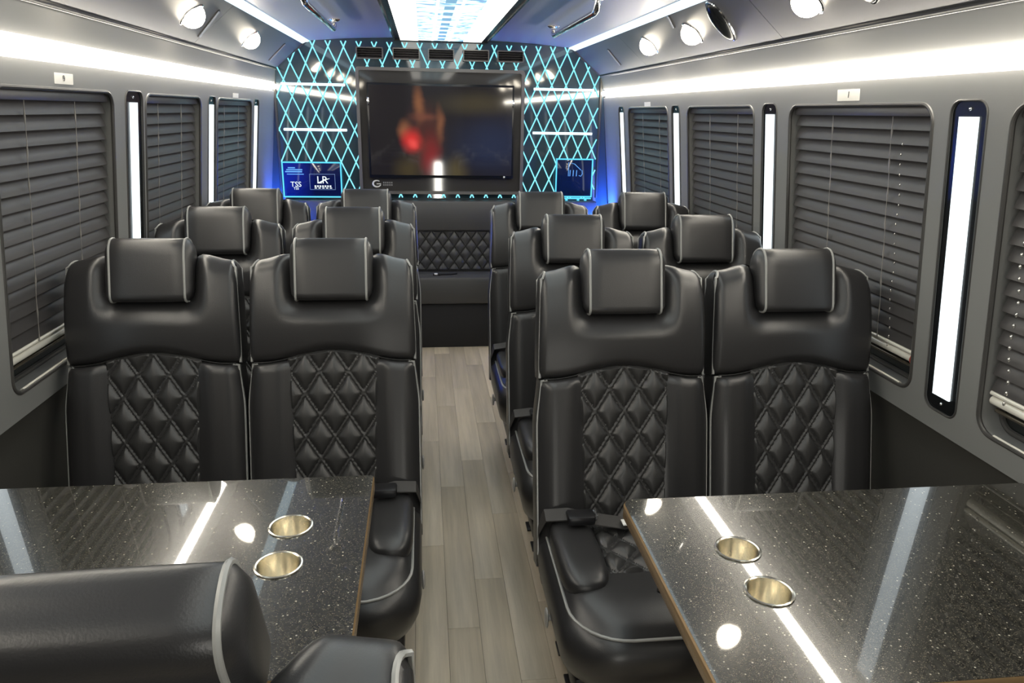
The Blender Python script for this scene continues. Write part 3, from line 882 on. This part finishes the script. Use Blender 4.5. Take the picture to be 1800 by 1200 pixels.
# ------------------------------------------------------------------ bus seats
AN = atan2(0.249, 1); CA, SA = cos(AN), sin(AN)
O0 = Vector((0, -0.1346, 0.467))
def bp(x, s, d):                      # x across, s up along the back, d in front of it
    return (x, O0.y + s*SA - d*CA, O0.z + s*CA + d*SA)
def zs(z): return (z-0.467)/CA
def smooth(a, b, x):
    t = max(0.0, min(1.0, (x-a)/(b-a))); return t*t*(3-2*t)

def pillow(hwf, sb, st, df, thick, rx, rt, rb, nu=34, nv=30, mapf=bp):
    us = [sin(pi/2*(-1+2*i/nu)) for i in range(nu+1)]; vs_ = [0.5+0.5*sin(pi/2*(-1+2*j/nv)) for j in range(nv+1)]
    m_ = MB(); fr = []; bk_ = []
    for j, v in enumerate(vs_):
        for u in us:
            x0 = u*0.225; s = sb(x0) + (st(x0)-sb(x0))*v
            hw_ = hwf(s); x = u*hw_
            h = st(x0)-sb(x0)
            rs = rt if v > 0.5 else rb
            a = max(0.0, 1-(1-abs(u))*hw_/rx); b = max(0.0, 1-min(v, 1-v)*h/rs)
            q = min(1.0, hypot(a, b)); rr = (rx*a+rs*b)/(a+b) if a+b > 0 else 0
            drop = rr*(1-sqrt(1-q*q))
            fr.append(mapf(x, s, df(x, s)-drop)); bk_.append(mapf(x, s, -thick+drop))
    n1 = nu+1; N = len(fr); fs = []
    for j in range(nv):
        for i in range(nu):
            a = j*n1+i
            fs.append((a, a+1, a+n1+1, a+n1)); fs.append((N+a, N+a+n1, N+a+n1+1, N+a+1))
    rim = [i for i in range(n1)] + [j*n1+nu for j in range(1, nv+1)] + [nv*n1+i for i in range(nu-1, -1, -1)] + [j*n1 for j in range(nv-1, 0, -1)]
    for k in range(len(rim)):
        a, b = rim[k], rim[(k+1) % len(rim)]
        fs.append((a, N+a, N+b, b))
    m_.add(fr+bk_, fs); return m_

def quilt(hw_top, hw_bot, s0, s1, base, mapf, px=0.080, py=0.122, top=None, step=0.0032, amp=0.011):
    m_ = MB(); nx = int(2*hw_top/step); ny = int((s1-s0)/step)
    V = []
    for j in range(ny+1):
        for i in range(nx+1):
            u = -1+2*i/nx; v = j/ny
            x = u*(hw_bot + (hw_top-hw_bot)*v)
            t1 = s1 if top is None else top(x)
            s = s0 + (t1-s0)*v
            a = x/px + (s-s1)/py; b = x/px - (s-s1)/py
            da = abs(a - round(a)); db = abs(b - round(b))
            sc = 1/sqrt((1/px)**2 + (1/py)**2)
            d = min(da, db)*sc
            d2 = max(da, db)*sc
            pf = amp*(1-math.exp(-(max(0, d-0.0035)/0.010)**1.3))*(1-0.25*math.exp(-(d2/0.02)**2))
            gr = -0.0028*math.exp(-((d-0.0048)/0.0014)**2)
            ridge = 0.0016*smooth(0.0046, 0.0018, d) if False else (0.0018 if d < 0.0032 else 0.0)
            eu = min(1-abs(u), 1)*hw_top; ev = min(v, 1-v)*(s1-s0)
            ed = smooth(0, 0.010, min(eu, ev+0.0 if v < 0.5 else ev))
            V.append(mapf(x, s, base(x, s) + (pf+gr+ridge)*ed - 0.006*(1-ed)))
    F = [(j*(nx+1)+i, j*(nx+1)+i+1, (j+1)*(nx+1)+i+1, (j+1)*(nx+1)+i) for j in range(ny) for i in range(nx)]
    m_.add(V, F); return m_

S_SIDE, S_ARCH = zs(0.864), zs(0.897)
def arch(x): return S_SIDE + (S_ARCH-S_SIDE)*0.5*(1+cos(pi*min(1, abs(x)/0.20)))
def topline(x):
    ax = abs(x)
    z = 1.160 - 0.016*smooth(0.12, 0.205, ax)
    z -= 0.009*(1-smooth(0.098, 0.118, ax))
    s = zs(z)
    if ax > 0.195:
        q = min(1, (ax-0.195)/0.030); s -= 0.030*(1-sqrt(max(0, 1-q*q)))
    return s
def smooth_rev(a, b, x): return smooth(b, a, x)
def yoke_front(x, s):
    ax = abs(x)
    d = 0.016*(1-(ax/0.235)**2)
    dim = (1-smooth(0.080, 0.152, ax))*smooth(zs(0.970), zs(1.065), s)
    t = (s-S_SIDE)/(zs(1.15)-S_SIDE)
    d += 0.024*sin(pi*max(0.0, min(1.0, 0.08 + t*0.80)))
    d -= 0.054*dim
    return d - 0.006
def hw_yoke(s): return 0.2275 - 0.006*smooth(zs(0.88), zs(1.12), s)
def hw_low(s):
    return 0.2375 - 0.013*smooth(S_SIDE-0.13, S_SIDE+0.01, s)
def low_front(x, s):
    ax = abs(x)
    return 0.010 + 0.016*smooth(0.110, 0.150, ax)*(1-smooth(0.19, 0.24, ax))

def build_seat(m):      # m = -1: aisle is on the seat pair's left-hand side in the picture; +1: on its right
    root = empty('bus_seat')
    # backrest (lower part with plain bolsters)
    pillow(hw_low, lambda x: -0.10, lambda x: arch(x)-0.002, low_front, 0.095, 0.026, 0.020, 0.026, 40, 34).build('backrest', LEATHER, root)
    quilt(0.126, 0.113, -0.03, S_ARCH, lambda x, s: 0.012, bp, top=lambda x: arch(x)+0.004).build('quilted_back_panel', LEATHERQ, root)
    # upper backrest (yoke) with a hollow for the headrest
    pillow(hw_yoke, arch, topline, yoke_front, 0.100, 0.016, 0.050, 0.024, 48, 44).build('upper_backrest', LEATHER, root)
    # piping along the front and the rear of the upper backrest and down the lower sides
    for sd in (-1, 1):
        p = []; st_ = zs(1.118)
        for k in range(15):
            s = S_SIDE + 0.004 + (st_-S_SIDE)*k/14; p.append((sd*(hw_yoke(s)-0.0025), s, -0.009))
        for k in range(1, 12):
            a = pi*k/12; p.append((sd*(hw_yoke(st_)-0.0035 - 0.012*sin(a)), st_ + 0.024*sin(a), -0.045 + 0.036*cos(a)))
        for k in range(15):
            s = S_SIDE + 0.004 + (st_-S_SIDE)*(14-k)/14; p.append((sd*(hw_yoke(s)-0.0035), s, -0.081))
        t = MB(); t.tube([bp(*q) for q in p], 0.0036, 6); t.build('piping', PIPING, root)
    for sd in (-1, 1):
        p = [bp(sd*(hw_low(s)-0.004), s, -0.004) for s in [S_SIDE - 0.004 - (S_SIDE+0.06)*k/20 for k in range(21)]]
        p = [bp(sd*(hw_low(S_SIDE)-0.018), S_SIDE-0.001, 0.004)] + p
        t = MB(); t.tube(p, 0.0036, 6); t.build('piping', PIPING, root)
    t = MB(); t.tube([bp(x, arch(x)+0.001, 0.0035 + 0.004*(1-(x/0.22)**2)) for x in [-0.215+0.43*k/30 for k in range(31)]], 0.002, 5); t.build('seam', SEAM, root)
    # headrest
    pr = [(0.034, zs(1.030)), (0.032, zs(1.200)), (-0.048, zs(1.196)), (-0.055, zs(1.125)), (-0.030, zs(1.035))]
    pr = rpoly([(a, b) for a, b in pr], [0.022, 0.050, 0.036, 0.05, 0.025], 7)
    n = len(pr); cxm = sum(p[0] for p in pr)/n; czm = sum(p[1] for p in pr)/n
    h = MB(); rings = []
    for (x, sc) in ((-0.112, 0.55), (-0.108, 0.82), (-0.0985, 0.965), (-0.094, 1.0), (-0.06, 1.008), (0, 1.012), (0.06, 1.008), (0.094, 1.0), (0.0985, 0.965), (0.108, 0.82), (0.112, 0.55)):
        rings.append([bp(x, czm+(q-czm)*sc, cxm+(p-cxm)*sc) for p, q in pr])
    vs = [v for R in rings for v in R]; fs = []
    for i in range(len(rings)-1):
        for k in range(n): fs.append((i*n+k, i*n+(k+1) % n, (i+1)*n+(k+1) % n, (i+1)*n+k))
    fs.append(tuple(range(n))); fs.append(tuple((len(rings)-1)*n+k for k in range(n)))
    h.add(vs, fs); hd = h.build('headrest', LEATHER, root, angle=60)
    for sd in (-1, 1):
        t = MB(); t.tube([bp(sd*0.0955, q, p) for p, q in pr], 0.0033, 6, closed=True); t.build('piping', PIPING, hd)
    # cushion
    def ringpts(inset, fx):
        x1 = 0.236-inset; y1 = -0.105-inset*0.3; y0 = -0.598+inset+fx
        out = []
        for cx, cy, rr, a0 in ((x1-0.03, y1-0.03, 0.03, 0), (-x1+0.03, y1-0.03, 0.03, pi/2), (-x1+0.125, y0+0.125, 0.125, pi), (x1-0.125, y0+0.125, 0.125, 3*pi/2)):
            for k in range(9):
                a = a0 + pi/2*k/8; out.append((cx+rr*cos(a), cy+rr*sin(a)))
        return out
    prof = [(0.055, 0.075, 0.262), (0.036, 0.062, 0.268), (0.018, 0.040, 0.300), (0.006, 0.016, 0.350), (0.000, 0.004, 0.400), (0.006, 0.002, 0.436), (0.020, 0.004, 0.455), (0.027, 0.006, 0.462), (0.034, 0.008, 0.474), (0.052, 0.012, 0.487), (0.085, 0.018, 0.495), (0.12, 0.02, 0.497)]
    c = MB(); n = 36; vs = []
    for ins, fx, z in prof: vs += [(a, b, z) for a, b in ringpts(ins, fx)]
    fs = [(i*n+k, i*n+(k+1) % n, (i+1)*n+(k+1) % n, (i+1)*n+k) for i in range(len(prof)-1) for k in range(n)]
    fs.append(tuple(range(n))); fs.append(tuple((len(prof)-1)*n+k for k in range(n)))
    c.add(vs, fs); cu = c.build('seat_cushion', LEATHERD if False else LEATHER, root, angle=60)
    t = MB(); t.tube([(a, b, 0.4605) for a, b in ringpts(0.022, 0.004)], 0.0036, 6, closed=True); t.build('piping', PIPING, cu)
    for sd in (-1, 1):
        b_ = MB(); b_.sellip((sd*0.158, -0.285, 0.488), (0.058, 0.150, 0.036), 0.6, 0.55); b_.build('side_bolster', LEATHER, root, angle=80)
    quilt(0.104, 0.104, 0.15, 0.385, lambda x, s: 0.498, lambda x, s, d: (x, -s, d), px=0.08, py=0.10, step=0.004, amp=0.015).build('quilted_seat_panel', LEATHERQ, root)
    # frame and legs
    f = MB(); f.box((-0.19, -0.46, 0.215), (0.19, -0.06, 0.266), 0.006); f.build('seat_frame', BLACKMETAL, root)
    for lx in (-0.125, 0.125):
        for ly in (-0.175, -0.035):
            f = MB(); f.box((lx-0.014, ly-0.014, 0.0), (lx+0.014, ly+0.014, 0.22), 0.003)
            f.box((lx-0.025, ly-0.03, 0.0), (lx+0.025, ly+0.03, 0.008), 0.002); f.build('leg', BLACKMETAL, root)
    f = MB(); f.box((-0.20, -0.02, 0.215), (0.20, 0.02, 0.40), 0.006); f.build('back_bracket', BLACKMETAL, root)
    # recline lever on the aisle side
    f = MB(); f.sellip((m*0.239, -0.33, 0.345), (0.005, 0.018, 0.026), 0.8, 1, 10, 16); f.tube([(m*0.225, -0.33, 0.345), (m*0.238, -0.33, 0.345)], 0.008, 8)
    ob = f.build('recline_lever', mat('grey_lever', (0.32, 0.31, 0.30), 0.3) if 'grey_lever' not in bpy.data.materials else bpy.data.materials['grey_lever'], root)
    # lap belt
    path = [(m*0.236, -0.10, 0.40), (m*0.235, -0.13, 0.47), (m*0.222, -0.16, 0.525), (m*0.165, -0.185, 0.541), (m*0.10, -0.20, 0.533), (m*0.03, -0.205, 0.521), (m*-0.06, -0.200, 0.520), (m*-0.14, -0.19, 0.540), (m*-0.21, -0.165, 0.528), (m*-0.232, -0.13, 0.49)]
    w = MB(); vs = []; fs = []
    for (a, b, z) in path: vs += [(a, b-0.020, z-0.002), (a, b+0.020, z+0.010), (a, b+0.020, z+0.013), (a, b-0.020, z+0.001)]
    for i in range(len(path)-1):
        for k in range(4): fs.append((i*4+k, i*4+(k+1) % 4, (i+1)*4+(k+1) % 4, (i+1)*4+k))
    fs += [(0,1,2,3), tuple((len(path)-1)*4+k for k in (3,2,1,0))]
    w.add(vs, fs); belt = w.build('lap_belt', WEB, root)
    w = MB(); w.box((m*0.135-0.036, -0.222, 0.530), (m*0.135+0.036, -0.172, 0.556), 0.008); w.build('buckle', BLACKMETAL, belt)
    w = MB(); w.tube([(m*0.098, -0.215, 0.545), (m*0.092, -0.20, 0.548), (m*0.098, -0.18, 0.552)], 0.003, 6); ob = w.build('buckle_tongue', CHROME, belt)
    return root

seatR = build_seat(-1)
seatL = build_seat(1)
XL_, XR_ = -0.6196, 0.6416
YS = {-1: (2.0565, 2.7558, 3.4109), 1: (1.8711, 2.5625, 3.3385)}
lab = {(-1, 0, 0): 'black leather bus seat behind the left table, window side, nearest row', (-1, 0, 1): 'black leather bus seat behind the left table, aisle side, nearest row',
       (-1, 1, 0): 'black leather bus seat left of aisle, window side, middle row', (-1, 1, 1): 'black leather bus seat left of aisle, aisle side, middle row',
       (-1, 2, 0): 'black leather bus seat left of aisle, window side, farthest row', (-1, 2, 1): 'black leather bus seat left of aisle, aisle side, farthest row',
       (1, 0, 0): 'black leather bus seat behind the right table, aisle side, white belt tag', (1, 0, 1): 'black leather bus seat behind the right table, window side, nearest row',
       (1, 1, 0): 'black leather bus seat right of aisle, aisle side, middle row', (1, 1, 1): 'black leather bus seat right of aisle, window side, middle row',
       (1, 2, 0): 'black leather bus seat right of aisle, aisle side, farthest row', (1, 2, 1): 'black leather bus seat right of aisle, window side, farthest row'}
used = {-1: False, 1: False}; window_seats = []
for side in (-1, 1):
    for r in range(3):
        for k in (0, 1):
            src = seatL if side < 0 else seatR
            o = src if not used[side] else copy_tree(src)
            used[side] = True
            o.location = ((XL_ if side < 0 else XR_) + (k-0.5)*0.48, YS[side][r], 0)
            tag(o, lab[(side, r, k)], 'seat', 'quilted bus seats in rows facing the camera')
            if (k == 0) == (side < 0): window_seats.append(o)
            if (side, r, k) == (1, 0, 0): special = o
w = MB(); w.box((-0.030, -0.232, 0.533), (0.012, -0.205, 0.537), 0.001)
ob = w.build('belt_tag', BEIGETAG, special); ob['label'] = 'white belt tag'
near = copy_tree(seatR)
near.location = (-0.364, 0.703, 0); near.rotation_euler = (0, 0, pi + radians(1.5))
for o in window_seats:
    for ch in list(o.children):
        if ch.name.startswith('recline_lever'): bpy.data.objects.remove(ch)
HNG = Vector((0, -0.13, 0.45)); RC = Matrix.Translation(HNG) @ Matrix.Rotation(radians(-10), 4, 'X') @ Matrix.Translation(-HNG)
for ch in near.children:
    if ch.name.split('.')[0] in ('backrest', 'quilted_back_panel', 'upper_backrest', 'piping', 'seam', 'headrest'):
        ch.matrix_local = RC @ Matrix.Translation((0.016, 0.045*SA, 0.045*CA)) if ch.name.startswith('headrest') else RC
tag(near, 'black leather bus seat seen from behind, bottom left foreground before table', 'seat')

# ------------------------------------------------------------------ tables
ZT = 0.80
def table(side, x0, x1, y0, y1, cups, legp, chamf, lab):
    r0 = empty('table', ((x0+x1)/2, (y0+y1)/2, ZT-0.032)); c = Vector(r0.location)
    outer = [(x0, y0), (x1, y0), (x1, y1), (x0, y1)] if side < 0 else [(x0, y0), (x1, y0), (x1, y1), (x0+chamf, y1), (x0, y1-chamf*1.6)]
    outer = rpoly(outer, 0.008, 3)
    hs = [[(cx+0.0375*cos(2*pi*k/40), cy+0.0375*sin(2*pi*k/40)) for k in range(40)] for cx, cy in cups]
    V, F = plate_holes(outer, hs)
    m_ = MB(); m_.add([(a-c.x, b-c.y, 0.032) for a, b in V], F); m_.add([(a-c.x, b-c.y, 0.004) for a, b in V], [f[::-1] for f in F])
    for lp in hs:
        n = len(lp); m_.add([(a-c.x, b-c.y, 0.032) for a, b in lp] + [(a-c.x, b-c.y, 0.004) for a, b in lp], [(i, (i+1) % n, n+(i+1) % n, n+i) for i in range(n)])
    m_.build('tabletop', GRANITE, r0, angle=30)
    e = MB(); n = len(outer); e.add([(a-c.x, b-c.y, 0.0322) for a, b in outer] + [(a-c.x, b-c.y, 0.0) for a, b in outer], [(i, (i+1) % n, n+(i+1) % n, n+i) for i in range(n)])
    def off(d):
        cx, cy = (x0+x1)/2, (y0+y1)/2
        return [(cx+(a-cx)*(1+d), cy+(b-cy)*(1+d)) for a, b in outer]
    o2 = off(0.006)
    e = MB(); e.add([(a-c.x, b-c.y, z) for z, L_ in ((0.0315, outer), (0.0285, o2), (0.004, o2), (0.0, outer)) for a, b in L_],
          [(q*n+i, q*n+(i+1) % n, (q+1)*n+(i+1) % n, (q+1)*n+i) for q in range(3) for i in range(n)])
    e.build('edge_band', GOLDEDGE, r0)
    for cx, cy in cups:
        k = MB(); k.lathe([(0.041, 0.0325), (0.0405, 0.0345), (0.038, 0.0352), (0.0355, 0.034), (0.0345, 0.030), (0.0335, -0.045), (0.030, -0.050), (0.0005, -0.050)], 40, (cx-c.x, cy-c.y, 0))
        k.build('cup_holder', STEEL, r0)
    lx, ly = legp
    k = MB(); k.lathe([(0.0005, 0.0), (0.050, 0.0), (0.050, -0.006), (0.026, -0.010), (0.024, -0.03), (0.024, -(ZT-0.032)+0.02), (0.05, -(ZT-0.032)+0.010), (0.075, -(ZT-0.032)+0.006), (0.075, -(ZT-0.032)), (0.0005, -(ZT-0.032))], 28, (lx-c.x, ly-c.y, 0))
    k.build('pedestal_leg', BLACKMETAL, r0)
    tag(r0, lab, 'table', 'speckled granite tables')
table(-1, -1.120, -0.2385, 0.860, 1.450, [(-0.378, 1.257), (-0.378, 1.133)], (-0.76, 1.18), 0.0, 'polished black speckled table by left windows, behind the foreground headrest')
table(1, 0.2650, 1.145, 0.770, 1.303, [(0.426, 1.110), (0.428, 0.987)], (0.47, 1.20), 0.010, 'polished black speckled table by right windows with bright reflections')

# ------------------------------------------------------------------ bench along the far wall
r0 = empty('rear_bench', (0, 4.95, 0))
def bb(name, x0, x1, y0, y1, z0, z1, m, bev=0.01):
    k = MB(); k.box((x0, y0-4.95, z0), (x1, y1-4.95, z1), bev); return k.build(name, m, r0)
bb('bench_base', -1.14, 1.165, 4.86, 5.06, 0.0, 0.305, CARPET, 0.004)
bb('bench_seat', -1.115, 1.14, 4.835, 5.045, 0.305, 0.492, LEATHERB, 0.022)
bb('backrest_board', -1.10, 1.125, 5.015, 5.06, 0.485, 0.78, LEATHER, 0.006)
bb('top_panel', -1.03, 1.04, 4.985, 5.06, 0.775, 0.972, LEATHERB, 0.012)
for a_, b_ in ((-1.100, -1.029), (1.039, 1.126)):  # unseen blocks and lips added to shield the blue strips
    bb('light_block', a_, b_, 4.872, 5.012, 0.490, 0.794, LEATHER, 0.004)
    bb('light_shield', a_, b_, 4.852, 4.870, 0.490, 0.935, LEATHER, 0.004)
bs = lambda x, s, d: (x, 5.015-4.95-d, s)
quilt(0.80, 0.80, 0.50, 0.772, lambda x, s: 0.002, bs, px=0.0765, py=0.105, step=0.006, amp=0.010).build('quilted_back_panel', LEATHERB, r0)
k = MB()
for q in range(-16, 17):
    for sg in (-1, 1):
        z0, z1 = 0.505, 0.768      # stitch line through (q*0.0765, 0.772) with the slope of the quilting
        xa = q*0.0765 + sg*(0.772-z0)*0.0765/0.105; xb = q*0.0765 + sg*(0.772-z1)*0.0765/0.105
        if max(abs(xa), abs(xb)) > 0.8: continue
        k.tube([bs(xa, z0, 0.0042), bs(xb, z1, 0.0042)], 0.0030, 5)
k.build('stitching', SEAM, r0)
k = MB(); k.box((-0.07, -0.07, 0.492), (-0.02, -0.04, 0.505), 0.003); k.tube([(-0.02, -0.055, 0.498), (0.05, -0.05, 0.497), (0.09, -0.03, 0.497)], 0.005, 6); ob = k.build('belt_buckle', BLACKMETAL, r0)
k = MB(); k.box((-0.062, -0.075, 0.499), (-0.040, -0.055, 0.508), 0.002); ob = k.build('belt_tag', BEIGETAG, r0); ob['label'] = 'white belt tag'
tag(r0, 'black leather bench with quilted back below the television', 'bench')
